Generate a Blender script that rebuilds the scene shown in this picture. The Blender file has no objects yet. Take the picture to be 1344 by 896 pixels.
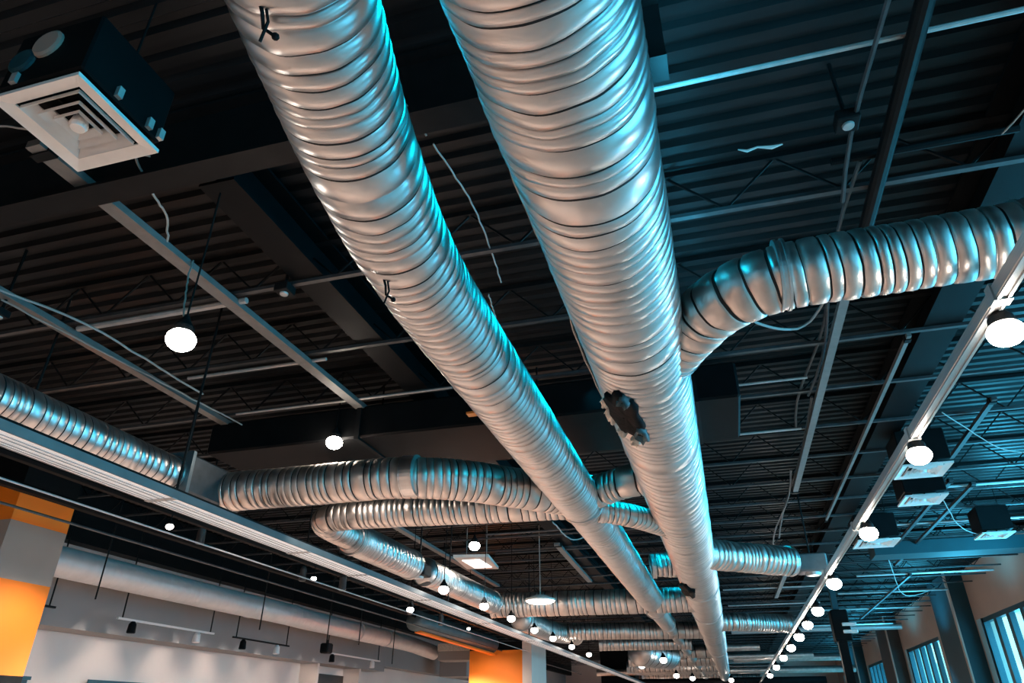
import bpy, math, random
from mathutils import Vector, Matrix, noise
PI = math.pi
C = bpy.context.scene.collection
CAM_H = 1.6          # camera height above the floor; all heights below are measured from the camera
FLOOR = -CAM_H
DECK = 3.35

# ------------------------------------------------------------------ materials
def mat(name, col, rough=.5, metal=0., emit=None, es=0., noise_amt=0., noise_scale=8., bump=0., bump_scale=30., spec=.5, stretch=None, rough_var=0.):
    m = bpy.data.materials.new(name); m.use_nodes = True
    nt = m.node_tree; b = nt.nodes['Principled BSDF']
    b.inputs['Base Color'].default_value = (*col, 1)
    b.inputs['Roughness'].default_value = rough
    b.inputs['Metallic'].default_value = metal
    b.inputs['Specular IOR Level'].default_value = spec
    if emit:
        b.inputs['Emission Color'].default_value = (*emit, 1)
        b.inputs['Emission Strength'].default_value = es
    if noise_amt or bump or rough_var:
        tc = nt.nodes.new('ShaderNodeTexCoord')
        mp = nt.nodes.new('ShaderNodeMapping'); nt.links.new(tc.outputs['Object'], mp.inputs[0])
        if stretch: mp.inputs['Scale'].default_value = stretch
        n = nt.nodes.new('ShaderNodeTexNoise'); n.inputs['Scale'].default_value = noise_scale; n.inputs['Detail'].default_value = 5
        nt.links.new(mp.outputs[0], n.inputs['Vector'])
        if noise_amt:
            r = nt.nodes.new('ShaderNodeMapRange'); nt.links.new(n.outputs['Fac'], r.inputs['Value'])
            r.inputs['From Min'].default_value = .3; r.inputs['From Max'].default_value = .7
            r.inputs['To Min'].default_value = 1 - noise_amt; r.inputs['To Max'].default_value = 1 + noise_amt * .5
            mx = nt.nodes.new('ShaderNodeVectorMath'); mx.operation = 'SCALE'
            mx.inputs[0].default_value = col; nt.links.new(r.outputs[0], mx.inputs['Scale'])
            nt.links.new(mx.outputs[0], b.inputs['Base Color'])
        if rough_var:
            r = nt.nodes.new('ShaderNodeMapRange'); nt.links.new(n.outputs['Fac'], r.inputs['Value'])
            r.inputs['From Min'].default_value = .3; r.inputs['From Max'].default_value = .7
            r.inputs['To Min'].default_value = rough - rough_var; r.inputs['To Max'].default_value = rough + rough_var
            nt.links.new(r.outputs[0], b.inputs['Roughness'])
        if bump:
            n2 = nt.nodes.new('ShaderNodeTexNoise'); n2.inputs['Scale'].default_value = bump_scale; n2.inputs['Detail'].default_value = 4
            nt.links.new(mp.outputs[0], n2.inputs['Vector'])
            bp = nt.nodes.new('ShaderNodeBump'); bp.inputs['Strength'].default_value = bump; bp.inputs['Distance'].default_value = .01
            nt.links.new(n2.outputs['Fac'], bp.inputs['Height']); nt.links.new(bp.outputs[0], b.inputs['Normal'])
    return m

M = {}
M['duct'] = mat('galvanised_duct', (.64, .62, .61), .35, 1., noise_amt=.12, noise_scale=5, rough_var=.06, bump=.05, bump_scale=10)
M['groove_shade'] = mat('painted_groove_shade', (.035, .036, .038), .5, .7, spec=.2)  # near-black groove colour stands in for shade in the duct creases
M['flex'] = mat('flexible_foil', (.68, .61, .57), .4, 1., noise_amt=.2, noise_scale=7, rough_var=.08, bump=.12, bump_scale=18)
M['white_duct'] = mat('painted_duct', (.55, .55, .55), .42, .35, noise_amt=.08, noise_scale=6)
M['deck'] = mat('black_deck_paint', (.013, .013, .0135), .42, 0., noise_amt=.4, noise_scale=2.5, spec=.12, stretch=(.6, 3, 1))
M['black'] = mat('black_paint', (.006, .0065, .007), .5, 0., noise_amt=.2, noise_scale=6, spec=.05)
M['dark_steel'] = mat('dark_steel', (.010, .0103, .0107), .5, 0., noise_amt=.25, noise_scale=7, spec=.08)
M['joist'] = mat('joist_paint', (.06, .062, .065), .45, .2, noise_amt=.3, noise_scale=9, spec=.3)
M['strut'] = mat('grey_strut', (.17, .165, .16), .45, .2, noise_amt=.15, noise_scale=12)
M['track'] = mat('brushed_channel', (.45, .44, .43), .4, .6, noise_amt=.18, noise_scale=9, stretch=(30, .6, 30))
M['tray'] = mat('self_lit_tray', (.92, .90, .89), .42, .1, emit=(1, .96, .94), es=.26, noise_amt=.25, noise_scale=5, stretch=(26, .8, 26))  # emission added so the pan looks brightly lit, though it is no lamp
M['tray_side'] = mat('tray_side_paint', (.10, .13, .14), .4, .3, noise_amt=.2, noise_scale=4)
M['pipe'] = mat('steel_conduit', (.46, .44, .43), .4, .3, noise_amt=.15, noise_scale=12)
M['wire'] = mat('pale_wire', (.35, .33, .31), .5, .1)
M['white'] = mat('white_enamel', (.78, .73, .70), .45, noise_amt=.06, noise_scale=10)
M['wall'] = mat('painted_wall', (.70, .57, .50), .8, noise_amt=.06, noise_scale=1.2, bump=.05, bump_scale=60)
M['wall_grey'] = mat('grey_wall', (.27, .26, .255), .8, noise_amt=.08, noise_scale=1.0)
M['wall_r'] = mat('right_wall_paint', (.52, .35, .28), .75, noise_amt=.08, noise_scale=1.0)
M['orange'] = mat('orange_paint', (.95, .205, .003), .6, noise_amt=.06, noise_scale=2)
M['col_grey'] = mat('column_paint', (.33, .26, .22), .7, noise_amt=.06, noise_scale=2)
M['floor'] = mat('polished_concrete', (.56, .42, .35), .55, noise_amt=.14, noise_scale=.8)
M['teal_dark'] = mat('dark_teal_paint', (.005, .038, .048), .6, noise_amt=.12, noise_scale=3)
M['brown'] = mat('brown_paint', (.05, .035, .028), .6, noise_amt=.15, noise_scale=4)
M['mullion'] = mat('mullion', (.015, .06, .075), .4, .2)
M['jamb'] = mat('jamb_paint', (.35, .55, .6), .6)
M['bulb'] = mat('lit_bulb', (1, .95, .9), .4, emit=(1, .88, .76), es=65)
M['bulb_small'] = mat('lit_small_bulb', (1, .95, .9), .4, emit=(1, .9, .8), es=14)
M['panel'] = mat('lit_panel', (1, .97, .94), .5, emit=(1, .92, .85), es=2.2)
M['rubber'] = mat('torn_insulation', (.004, .007, .009), .6, 0, noise_amt=.4, noise_scale=25, bump=.3, bump_scale=30, spec=.04)
M['teal_rag'] = mat('teal_lining', (.004, .05, .065), .5, 0, noise_amt=.3, noise_scale=20)
M['foil_scrap'] = mat('torn_foil', (.7, .62, .54), .45, .4, noise_amt=.35, noise_scale=30, bump=.5, bump_scale=40)
M['screen'] = mat('dark_panel', (.02, .022, .025), .3)
M['red_tag'] = mat('amber_tape', (.55, .2, .03), .5)

def glass():
    m = bpy.data.materials.new('window_glass'); m.use_nodes = True
    nt = m.node_tree; nt.nodes.clear()
    o = nt.nodes.new('ShaderNodeOutputMaterial'); mx = nt.nodes.new('ShaderNodeMixShader')
    t = nt.nodes.new('ShaderNodeBsdfTransparent'); t.inputs[0].default_value = (.9, .97, .98, 1)
    g = nt.nodes.new('ShaderNodeBsdfGlossy'); g.inputs['Roughness'].default_value = .05
    mx.inputs[0].default_value = .08
    nt.links.new(t.outputs[0], mx.inputs[1]); nt.links.new(g.outputs[0], mx.inputs[2]); nt.links.new(mx.outputs[0], o.inputs[0])
    return m
M['glass'] = glass()

def daylight():
    m = bpy.data.materials.new('hazy_street_daylight'); m.use_nodes = True
    nt = m.node_tree; nt.nodes.clear()
    o = nt.nodes.new('ShaderNodeOutputMaterial'); e = nt.nodes.new('ShaderNodeEmission')
    tc = nt.nodes.new('ShaderNodeTexCoord'); n = nt.nodes.new('ShaderNodeTexVoronoi')
    mp = nt.nodes.new('ShaderNodeMapping'); mp.inputs['Scale'].default_value = (1, .45, .7)
    nt.links.new(tc.outputs['Object'], mp.inputs[0]); nt.links.new(mp.outputs[0], n.inputs['Vector'])
    n.inputs['Scale'].default_value = 1.0
    rp = nt.nodes.new('ShaderNodeValToRGB')
    rp.color_ramp.elements[0].position = .0; rp.color_ramp.elements[0].color = (.02, .30, .40, 1)
    rp.color_ramp.elements[1].position = 1.; rp.color_ramp.elements[1].color = (.42, .9, 1.0, 1)
    sp = nt.nodes.new('ShaderNodeSeparateColor'); nt.links.new(n.outputs['Color'], sp.inputs[0])
    nt.links.new(sp.outputs[0], rp.inputs[0]); nt.links.new(rp.outputs[0], e.inputs[0]); e.inputs[1].default_value = DAY
    nt.links.new(e.outputs[0], o.inputs[0])
    return m
DAY = 2.6
M['day'] = daylight()

# ------------------------------------------------------------------ mesh building
class MB:
    def __init__(s): s.v = []; s.f = []; s.mi = []; s.cur = 0
    def quad(s, pts):
        n = len(s.v); s.v += [tuple(p) for p in pts]; s.f.append(tuple(range(n, n + len(pts)))); s.mi.append(s.cur)
    def hexa(s, P):       # 8 points: bottom ring 0-3, top ring 4-7
        n = len(s.v); s.v += [tuple(p) for p in P]
        for f in ((3, 2, 1, 0), (4, 5, 6, 7), (0, 1, 5, 4), (1, 2, 6, 5), (2, 3, 7, 6), (3, 0, 4, 7)):
            s.f.append(tuple(n + i for i in f)); s.mi.append(s.cur)
        return s
    def box(s, x0, x1, y0, y1, z0, z1, bev=0):
        if bev:
            b = min(bev, (x1-x0)*.45, (y1-y0)*.45, (z1-z0)*.45)
            rings = []
            for z, i in ((z0, b), (z0+b, 0), (z1-b, 0), (z1, b)):
                a, c, d, e = x0+i, x1-i, y0+i, y1-i
                k = b if i == 0 else b*.6
                rings.append([(a+k, d, z), (c-k, d, z), (c, d+k, z), (c, e-k, z), (c-k, e, z), (a+k, e, z), (a, e-k, z), (a, d+k, z)])
            s.rings(rings, True, True); return s
        return s.hexa([(x0, y0, z0), (x1, y0, z0), (x1, y1, z0), (x0, y1, z0), (x0, y0, z1), (x1, y0, z1), (x1, y1, z1), (x0, y1, z1)])
    def rings(s, rs, cap0=False, cap1=False):
        n0 = len(s.v); k = len(rs[0])
        for r in rs: s.v += [tuple(p) for p in r]
        for i in range(len(rs) - 1):
            a = n0 + i * k; b = a + k
            for j in range(k):
                j2 = (j + 1) % k
                s.f.append((a + j, a + j2, b + j2, b + j)); s.mi.append(s.cur)
        if cap0: s.f.append(tuple(n0 + j for j in reversed(range(k)))); s.mi.append(s.cur)
        if cap1: s.f.append(tuple(n0 + (len(rs) - 1) * k + j for j in range(k))); s.mi.append(s.cur)
        return s
    def tube(s, pts, r, n=6, cap=True):
        fr = frames([Vector(p) for p in pts]); rs = []
        for i, (p, u, w) in enumerate(fr):
            rr = r[i] if isinstance(r, (list, tuple)) else r
            rs.append([p + (u * math.cos(a) + w * math.sin(a)) * rr for a in (2 * PI * j / n for j in range(n))])
        return s.rings(rs, cap, cap)
    def bar(s, a, b, w, h):   # rectangular bar, w sideways, h upright
        a = Vector(a); b = Vector(b); t = (b - a).normalized()
        up = Vector((0, 0, 1)) if abs(t.z) < .95 else Vector((0, 1, 0))
        x = t.cross(up).normalized() * (w / 2); z = x.cross(t).normalized() * (h / 2)
        return s.hexa([a - x - z, a + x - z, b + x - z, b - x - z, a - x + z, a + x + z, b + x + z, b - x + z])
    def lathe(s, c, prof, n=16, axis='z'):
        c = Vector(c); rs = []
        for r, h in prof:
            ring = []
            for j in range(n):
                a = 2 * PI * j / n
                q = {'z': (r*math.cos(a), r*math.sin(a), h), 'y': (r*math.cos(a), h, r*math.sin(a)), 'x': (h, r*math.cos(a), r*math.sin(a))}[axis]
                ring.append(c + Vector(q))
            rs.append(ring)
        return s.rings(rs, True, True)
    def sphere(s, c, r, n=14, m=8, sz=1.):
        return s.lathe(c, [(max(.001, r * math.sin(PI * i / m)), -r * sz * math.cos(PI * i / m)) for i in range(m + 1)], n)
    def build(s, name, m, parent=None, label=None, cat=None, group=None, kind=None, smooth=False):
        xs = [p[0] for p in s.v]; ys = [p[1] for p in s.v]; zs = [p[2] for p in s.v]
        o3 = Vector(((min(xs)+max(xs))/2, (min(ys)+max(ys))/2, min(zs)))
        me = bpy.data.meshes.new(name)
        me.from_pydata([(p[0]-o3.x, p[1]-o3.y, p[2]-o3.z) for p in s.v], [], s.f)
        ms = m if isinstance(m, (list, tuple)) else [m]
        for q in ms: me.materials.append(q)
        if len(ms) > 1: me.polygons.foreach_set('material_index', s.mi)
        if smooth: me.polygons.foreach_set('use_smooth', [True] * len(s.f))
        me.update()
        o = bpy.data.objects.new(name, me); C.objects.link(o)
        w = o3 + Vector((0, 0, CAM_H))
        if parent: o.parent = parent; o.location = w - wloc(parent)
        else: o.location = w
        tag(o, label, cat, group, kind)
        return o

def wloc(o):
    l = Vector(o.location)
    while o.parent: o = o.parent; l += Vector(o.location)
    return l
def tag(o, label=None, cat=None, group=None, kind=None):
    if label: o['label'] = label
    if cat: o['category'] = cat
    if group: o['group'] = group
    if kind: o['kind'] = kind
    return o
def thing(name, loc, label, cat, group=None):
    o = bpy.data.objects.new(name, None); C.objects.link(o); o.empty_display_size = .1
    o.location = Vector(loc) + Vector((0, 0, CAM_H)); return tag(o, label, cat, group)
def dup(root, loc, label=None):
    r = root.copy(); C.objects.link(r); r.location = Vector(loc) + Vector((0, 0, CAM_H))
    if label: r['label'] = label
    for ch in list(root.children):
        c = ch.copy(); C.objects.link(c); c.parent = r
        for g in list(ch.children):
            d = g.copy(); C.objects.link(d); d.parent = c
    return r

def frames(pts):
    n = len(pts); out = []; u = None
    for i in range(n):
        t = (pts[min(i+1, n-1)] - pts[max(i-1, 0)]).normalized()
        if u is None:
            ref = Vector((0, 0, 1)) if abs(t.z) < .9 else Vector((1, 0, 0))
            u = t.cross(ref).normalized()
        else:
            u = (u - t * u.dot(t)).normalized()
        out.append((pts[i], u, t.cross(u)))
    return out

def smooth_path(pts, rad, step=.03):
    """polyline with every corner rounded off by a quadratic curve, sampled evenly"""
    P = [Vector(p) for p in pts]; dense = [P[0]]
    for i in range(1, len(P) - 1):
        a, b, c = P[i-1], P[i], P[i+1]
        d = min(rad, (a-b).length*.49, (c-b).length*.49)
        p = b + (a-b).normalized()*d; q = b + (c-b).normalized()*d
        for k in range(17):
            t = k/16; dense.append(p*(1-t)**2 + b*2*t*(1-t) + q*t*t)
    dense.append(P[-1])
    L = [0]
    for i in range(1, len(dense)): L.append(L[-1] + (dense[i]-dense[i-1]).length)
    def at(s):
        s = min(max(s, 0), L[-1]); lo = 0; hi = len(L)-1
        while hi - lo > 1:
            m = (lo+hi)//2
            if L[m] <= s: lo = m
            else: hi = m
        t = (s-L[lo]) / max(1e-9, L[hi]-L[lo]); return dense[lo].lerp(dense[hi], t)
    return at, L[-1]

def duct_mesh(mb, pts, r, corner=.5, gap=(.035, .075), amp=.007, tilt=.012, dent=.004, seed=1, nseg=48, r_end=None, far=None):
    """spirally wound sheet-metal tube: bulging bands between sharp creases, uneven and slightly dented"""
    rnd = random.Random(seed); at, L = smooth_path(pts, corner)
    ss = []; hs = []; s = 0
    while s < L:
        g = rnd.uniform(*gap)
        if rnd.random() < .18: g *= 1.7
        if far and s > far: g *= 1.6
        a = amp * rnd.uniform(.5, 1.25)
        for t, h in ((0, -1.6), (.06, -1.1), (.13, .05), (.5, .32), (.87, .05), (.94, -1.1)):
            ss.append(s + g*t); hs.append(a*h)
        s += g
    ss = [x for x in ss if x < L]; ss.append(L); hs = hs[:len(ss)-1] + [0]
    fr = frames([at(x) for x in ss]); rs = []
    off = rnd.uniform(0, 99)
    for i, (p, u, w) in enumerate(fr):
        x = ss[i]; t = u.cross(w)
        rr = r if r_end is None else r + (r_end-r)*x/L
        ph = 2.2*noise.noise(Vector((x*1.1, off, 0))); tl = tilt*(1+.9*noise.noise(Vector((x*2.3, off, 7)))+.55*noise.noise(Vector((x*11, off, 3))))
        ring = []
        for j in range(nseg):
            a = 2*PI*j/nseg; ca, sa = math.cos(a), math.sin(a)
            d = dent*noise.noise(Vector((ca*1.6+off, sa*1.6, x*3.0))) + dent*.3*noise.noise(Vector((ca*3+off, sa*3, x*9.)))
            k = 1 + .5*noise.noise(Vector((ca*1.2, sa*1.2+off, x*2.)))
            sh = tl*math.sin(a+ph) + tl*.35*noise.noise(Vector((ca*2.2, sa*2.2, x*7+off)))
            ring.append(p + (u*ca + w*sa)*(rr + hs[i]*k + d) + t*sh)
        rs.append(ring)
    n0 = len(mb.f); mb.rings(rs, True, True)
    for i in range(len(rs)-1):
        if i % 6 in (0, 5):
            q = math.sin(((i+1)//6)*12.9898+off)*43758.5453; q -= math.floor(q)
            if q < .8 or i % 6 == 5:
                for j in range(nseg): mb.mi[n0+i*nseg+j] = 1  # groove faces get the painted shade
    return mb

def collar(parent, c, axis, r, w, m, name='collar', bead=.012):
    """clamp band with rolled beads round a duct; axis is the duct direction"""
    c = Vector(c); ax = Vector(axis).normalized()
    mb = MB(); ref = Vector((0, 0, 1)) if abs(ax.z) < .9 else Vector((1, 0, 0)); u = ax.cross(ref).normalized(); v = ax.cross(u)
    rs = []
    for h, rr in ((-w/2, r), (-w/2, r+bead), (-w/2+.012, r+bead), (-w/2+.016, r+bead*.5), (w/2-.016, r+bead*.5), (w/2-.012, r+bead), (w/2, r+bead), (w/2, r)):
        rs.append([c + ax*h + (u*math.cos(2*PI*j/40) + v*math.sin(2*PI*j/40))*rr for j in range(40)])
    mb.rings(rs, True, True)
    return mb.build(name, m, parent, smooth=False)

ORD = ['nearest', 'second', 'third', 'fourth', 'fifth', 'sixth', 'seventh', 'eighth', 'ninth', 'tenth', 'eleventh', 'twelfth', 'thirteenth', 'fourteenth', 'fifteenth',
       'sixteenth', 'seventeenth', 'eighteenth', 'nineteenth', 'twentieth'] + ['twenty-' + x for x in ('first', 'second', 'third', 'fourth', 'fifth', 'sixth', 'seventh', 'eighth', 'ninth')] + ['thirtieth'] + \
      ['thirty-' + x for x in ('first', 'second', 'third', 'fourth', 'fifth', 'sixth', 'seventh', 'eighth', 'ninth')] + ['fortieth'] + ['forty-' + x for x in ('first', 'second', 'third', 'fourth', 'fifth')]

# ------------------------------------------------------------------ room shell
XL, XR, YB, YF = -10.6, 6.0, 48.0, -12.0
mb = MB(); mb.box(XL-.4, XR+.4, YF-.3, YB+.3, FLOOR-.1, FLOOR); mb.build('floor', M['floor'], kind='structure')
# ribbed roof deck, ribs running across the room
mb = MB(); y = YF; per = .152; prof = []
while y < YB:
    prof += [(y, DECK+.038), (y+.045, DECK+.038), (y+.066, DECK), (y+.130, DECK)]; y += per
for i in range(len(prof)-1):
    (a, za), (b, zb) = prof[i], prof[i+1]
    if za == zb and za > DECK: za = zb = za
    mb.quad([(XL-.4, a, za), (XL-.4, b, zb), (XR+.4, b, zb), (XR+.4, a, za)])
mb.quad([(XL-.4, YF, DECK+.2), (XR+.4, YF, DECK+.2), (XR+.4, YB, DECK+.2), (XL-.4, YB, DECK+.2)])
mb.build('ceiling', M['deck'], kind='structure')

# left wall: lit lower wall set back under a grey bulkhead
mb = MB(); mb.box(XL-.2, XL, YF, YB, FLOOR, DECK); mb.build('wall_left', M['wall'], kind='structure')
mb = MB(); mb.box(XL, -10.0, YF, 21.0, 1.28, DECK); mb.build('wall_left_bulkhead', M['wall_grey'], kind='structure')
mb = MB(); mb.box(XL, -10.15, 21.0, YB, 1.45, DECK); mb.build('wall_left_far_bulkhead', M['wall_grey'], kind='structure')
mb = MB(); mb.box(-10.0, -9.75, YF, YB, 2.5, DECK-.02); mb.build('beam_left', M['black'], kind='structure')
mb = MB(); mb.box(XL, XR, YB, YB+.2, FLOOR, DECK); mb.build('wall_back', M['wall'], kind='structure')
mb = MB(); mb.box(XL, XR, YF-.2, YF, FLOOR, DECK); mb.build('wall_front', M['wall_grey'], kind='structure')

# right wall with tall windows between piers
WZ = 2.16
UNSEEN_TALL = 3  # unseen near bays, added and made taller for more teal daylight on the ducts
bays = [(-9.6, -5.2), (-1.1, 3.3), (7.4, 11.8), (15.9, 20.3), (24.5, 28.9), (33.0, 37.2), (41.3, 45.4)]
mb = MB(); mb.box(XR, XR+.35, 13.2, YB, WZ, DECK); mb.box(XR, XR+.35, YF, 13.2, 3.2, DECK)
prev = YF
for a, b in bays:
    mb.box(XR, XR+.35, prev, a, FLOOR, WZ)
    if a < 13: mb.box(XR, XR+.35, prev, a, WZ, 3.2)
    prev = b
mb.box(XR, XR+.35, prev, YB, FLOOR, WZ)
for a, b in bays: mb.box(XR, XR+.35, a, b, FLOOR, FLOOR+.5)
mb.build('wall_right', M['wall_r'], kind='structure')
mb = MB(); mb.box(XR, XR+.35, 11.8, 13.2, WZ, 3.2); mb.build('wall_right_pier', M['wall_r'], kind='structure')
WZ0 = WZ
for i, (a, b) in enumerate(bays):
    mb = MB(); WZ = 3.2 if i < UNSEEN_TALL else WZ0
    for y0 in (a, b-.09): mb.box(XR+.02, XR+.16, y0, y0+.09, FLOOR+.5, WZ)
    mb.box(XR+.02, XR+.16, a, b, WZ-.1, WZ); mb.box(XR+.02, XR+.16, a, b, FLOOR+.5, FLOOR+.6)
    for k in range(1, 5):
        yy = a + (b-a)*k/5; mb.box(XR+.03, XR+.15, yy-.1, yy+.1, FLOOR+.5, WZ)
    mb.box(XR+.05, XR+.13, a, b, .6, .66)
    w = mb.build('window_%d' % (i+1), M['mullion'], kind='structure')
    mb = MB(); mb.box(XR+.08, XR+.09, a+.02, b-.02, FLOOR+.52, WZ-.02); mb.build('window_pane', M['glass'], w)
    mb = MB(); mb.box(XR-.012, XR+.02, b, b+.32, FLOOR, WZ); mb.build('trim_%d' % (i+1), M['jamb'], kind='structure')
mb = MB(); mb.quad([(XR+1.2, YF-3, FLOOR-1), (XR+1.2, YB+8, FLOOR-1), (XR+1.2, YB+8, DECK+1), (XR+1.2, YF-3, DECK+1)]); mb.build('exterior_backdrop', M['day'], kind='structure')
# dark engaged columns between the windows
for i, (a, b, m) in enumerate([(3.9, 5.6, 'teal_dark'), (12.4, 14.2, 'brown'), (20.75, 22.7, 'teal_dark'), (29.5, 31.6, 'brown'), (37.7, 39.5, 'teal_dark')]):
    mb = MB(); mb.box(5.62, XR, a, b, FLOOR, DECK-.02); mb.build('column_right_%d' % (i+1), M[m], kind='structure')
    mb = MB(); mb.box(5.58, 5.62, a, a+.12, FLOOR, DECK-.03); mb.build('trim_column_%d' % (i+1), M['wall_r'], kind='structure')
mb = MB(); mb.box(2.9, XR, 14.55, 15.1, 2.7, 2.93); mb.build('beam_right', M['teal_dark'], kind='structure')

# ------------------------------------------------------------------ orange columns on the left
def column(x0, x1, y0, y1, bands, label):
    t = thing('painted_column', ((x0+x1)/2, (y0+y1)/2, FLOOR), label, 'column')
    for nm, z0, z1, m in bands:
        mb = MB(); mb.box(x0, x1, y0, y1, z0, z1); mb.build(nm, M[m], t)
    return t
column(-8.15, -7.6, 5.95, 6.72, [('base_band', FLOOR, .43, 'dark_steel'), ('orange_band', .43, 1.38, 'orange'), ('grey_band', 1.38, 2.0, 'col_grey'), ('orange_cap', 2.0, 2.42, 'orange'), ('black_top', 2.42, DECK, 'black')],
       'orange and grey banded column in front of the left wall, nearest the camera')
t = column(-6.6, -5.15, 19.0, 20.6, [('orange_band', FLOOR, 1.62, 'orange'), ('black_top', 1.62, 1.82, 'black')], 'broad orange column beyond the grey cable tray, halfway down the hall')
mb = MB(); mb.box(-5.15, -4.9, 19.0, 20.6, FLOOR, 1.82); mb.build('side_panel', M['wall'], t)
column(-5.9, -4.3, 36.0, 37.5, [('orange_band', FLOOR, 1.5, 'orange'), ('black_top', 1.5, 2.9, 'black')], 'small distant orange column near the far end of the hall')

# ------------------------------------------------------------------ the two main ducts
AX, AZ, AR = -.292, 2.0, .300
mb = MB(); duct_mesh(mb, [(AX, -4, AZ), (AX, 24, AZ)], AR, gap=(.045, .095), amp=.0095, tilt=.024, dent=.005, seed=4, nseg=72, far=9)
ductA = mb.build('round_duct', [M['duct'], M['groove_shade']], None, 'thickest ribbed silver duct running down the middle, with torn black patch', 'duct', smooth=True)
mb = MB(); duct_mesh(mb, [(AX, 24.0, AZ), (AX, 46, AZ)], AR*.93, gap=(.12, .2), amp=.012, seed=5, nseg=40)
mb.build('duct_section', [M['duct'], M['groove_shade']], ductA, smooth=True)
for yy in (12.3, 15.4, 24.0): collar(ductA, (AX, yy, AZ), (0, 1, 0), AR+.003, .07, M['duct'])
# torn patch with lining hanging out, wrapped on the lower left of the duct
def patch(parent, name, m, yc, ac, hy, ha, lift, seed, n=22):
    rnd = random.Random(seed); mb = MB(); out = []; inn = []
    for k in range(n):
        a = 2*PI*k/n; q = 1+rnd.uniform(-.22, .22)
        out.append((yc + math.sin(a)*hy*q, ac + math.cos(a)*ha*q))
    def P(y, a, l): return (AX + math.sin(a)*(AR+l), y, AZ - math.cos(a)*(AR+l))
    rs = []
    for f, l in ((1., -.012), (1.02, lift), (.8, lift*1.5), (.5, lift*.9), (.2, lift*.7)):
        rs.append([P(yc + (y-yc)*f, ac + (a-ac)*f, l + rnd.uniform(-.4, .4)*lift) for y, a in out])
    mb.rings(rs, False, True)
    return mb.build(name, m, parent, smooth=True)
pt = patch(ductA, 'torn_patch', M['rubber'], 4.2, -.5, .36, .42, .018, 3)
pt['label'] = 'black torn opening'
patch(pt, 'lining_scrap', M['teal_rag'], 4.46, -.22, .13, .13, .03, 8, 12)
patch(pt, 'lining_scrap', M['teal_rag'], 3.9, -.36, .07, .12, .035, 9, 12)
for i, (yy, aa, hy, ha) in enumerate([(4.36, -.94, .13, .07), (4.53, -.7, .06, .1), (4.62, -.42, .05, .1), (4.16, -.98, .08, .05)]):
    patch(pt, 'foil_scrap', M['foil_scrap'], yy, aa, hy, ha, .03, 20+i, 14)
dp = patch(ductA, 'damper_cap', M['black'], 11.35, -.55, .45, .42, .04, 31, 20)
dp['label'] = 'round black damper cap'

BX, BZ, BR = -1.272, 2.0, .231
bend = 3.05
mb = MB(); duct_mesh(mb, [(BX+.23*(2.3+4), -4, BZ), (BX, 2.3, BZ), (BX, 7.0, BZ)], BR, corner=.8, gap=(.042, .085), amp=.008, tilt=.022, dent=.0045, seed=11, nseg=64)
ductB = mb.build('round_duct', [M['duct'], M['groove_shade']], None, 'bent ribbed silver duct left of the thickest duct', 'duct', smooth=True)
mb = MB(); duct_mesh(mb, [(BX+.02, 6.98, BZ), (BX+.02, 14.9, BZ)], BR*.985, gap=(.05, .09), amp=.009, seed=12, nseg=48); mb.build('duct_section', [M['duct'], M['groove_shade']], ductB, smooth=True)
mb = MB(); duct_mesh(mb, [(BX, 14.85, BZ-.02), (BX+.02, 17.4, BZ-.02)], .185, gap=(.05, .09), amp=.008, seed=13, nseg=40); mb.build('reduced_section', [M['duct'], M['groove_shade']], ductB, smooth=True)
mb = MB(); duct_mesh(mb, [(BX+.02, 17.35, BZ-.04), (BX+.05, 45, BZ-.04)], .13, gap=(.1, .2), amp=.006, seed=14, nseg=32); mb.build('narrow_section', [M['duct'], M['groove_shade']], ductB, smooth=True)
collar(ductB, (BX+.01, 7.0, BZ), (0, 1, 0), BR+.002, .09, M['duct']); collar(ductB, (BX, 14.9, BZ), (0, 1, 0), BR, .06, M['duct']); collar(ductB, (BX+.02, 17.4, BZ-.03), (0, 1, 0), .185, .06, M['duct'])
# wire ties on the undersides
def tie(parent, p, s=1.):
    p = Vector(p); mb = MB()
    mb.tube([p+Vector((0, -.03, .06))*s, p+Vector((.01, 0, 0))*s, p+Vector((.0, .03, -.03))*s, p+Vector((.03, .05, -.05))*s], .006*s, 6)
    mb.tube([p+Vector((.02, -.02, .05))*s, p+Vector((.02, .02, -.02))*s, p+Vector((-.01, .04, -.07))*s], .005*s, 6)
    mb.sphere(p+Vector((.03, .05, -.05))*s, .012*s, 8, 6)
    return mb.build('wire_tie', M['dark_steel'], parent)
bx = lambda y: BX + max(0, .23*(2.3-y))
tie(ductB, (bx(1.02)-.06, 1.02, BZ-BR-.01)); tie(ductB, (bx(2.4)-.03, 2.4, BZ-BR-.012))
mb = MB(); mb.box(BX-BR-.02, BX-BR+.05, 4.17, 4.23, BZ-.14, BZ-.125); mb.build('clip', M['red_tag'], ductB)

# ------------------------------------------------------------------ branch ducts
def branch(pts, r, label, seed, corner=.5, m='flex', gap=(.05, .085), amp=.0055, ends=True, nseg=40, **k):
    mb = MB(); duct_mesh(mb, pts, r, corner=corner, gap=gap, amp=amp, seed=seed, nseg=nseg, **k)
    o = mb.build('branch_duct', [M[m], M['groove_shade']], None, label, 'duct', 'branch ducts', smooth=True)
    if ends:
        for a, b in ((pts[0], pts[1]), (pts[-1], pts[-2])):
            d = (Vector(b)-Vector(a)).normalized(); collar(o, Vector(a)+d*.04, d, r, .06, M['duct'])
    return o
o = branch([(-.10, 3.92, 2.0), (.28, 3.22, 2.0), (1.64, 3.18, 2.0)], .172, 'silver branch duct elbowing right from the thickest duct toward the lamp channel', 21, corner=.42, gap=(.05, .09), amp=.008, dent=.006)
collar(o, (.52, 3.205, 2.0), (1, 0, 0), .172, .05, M['duct'], bead=.016)
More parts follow.
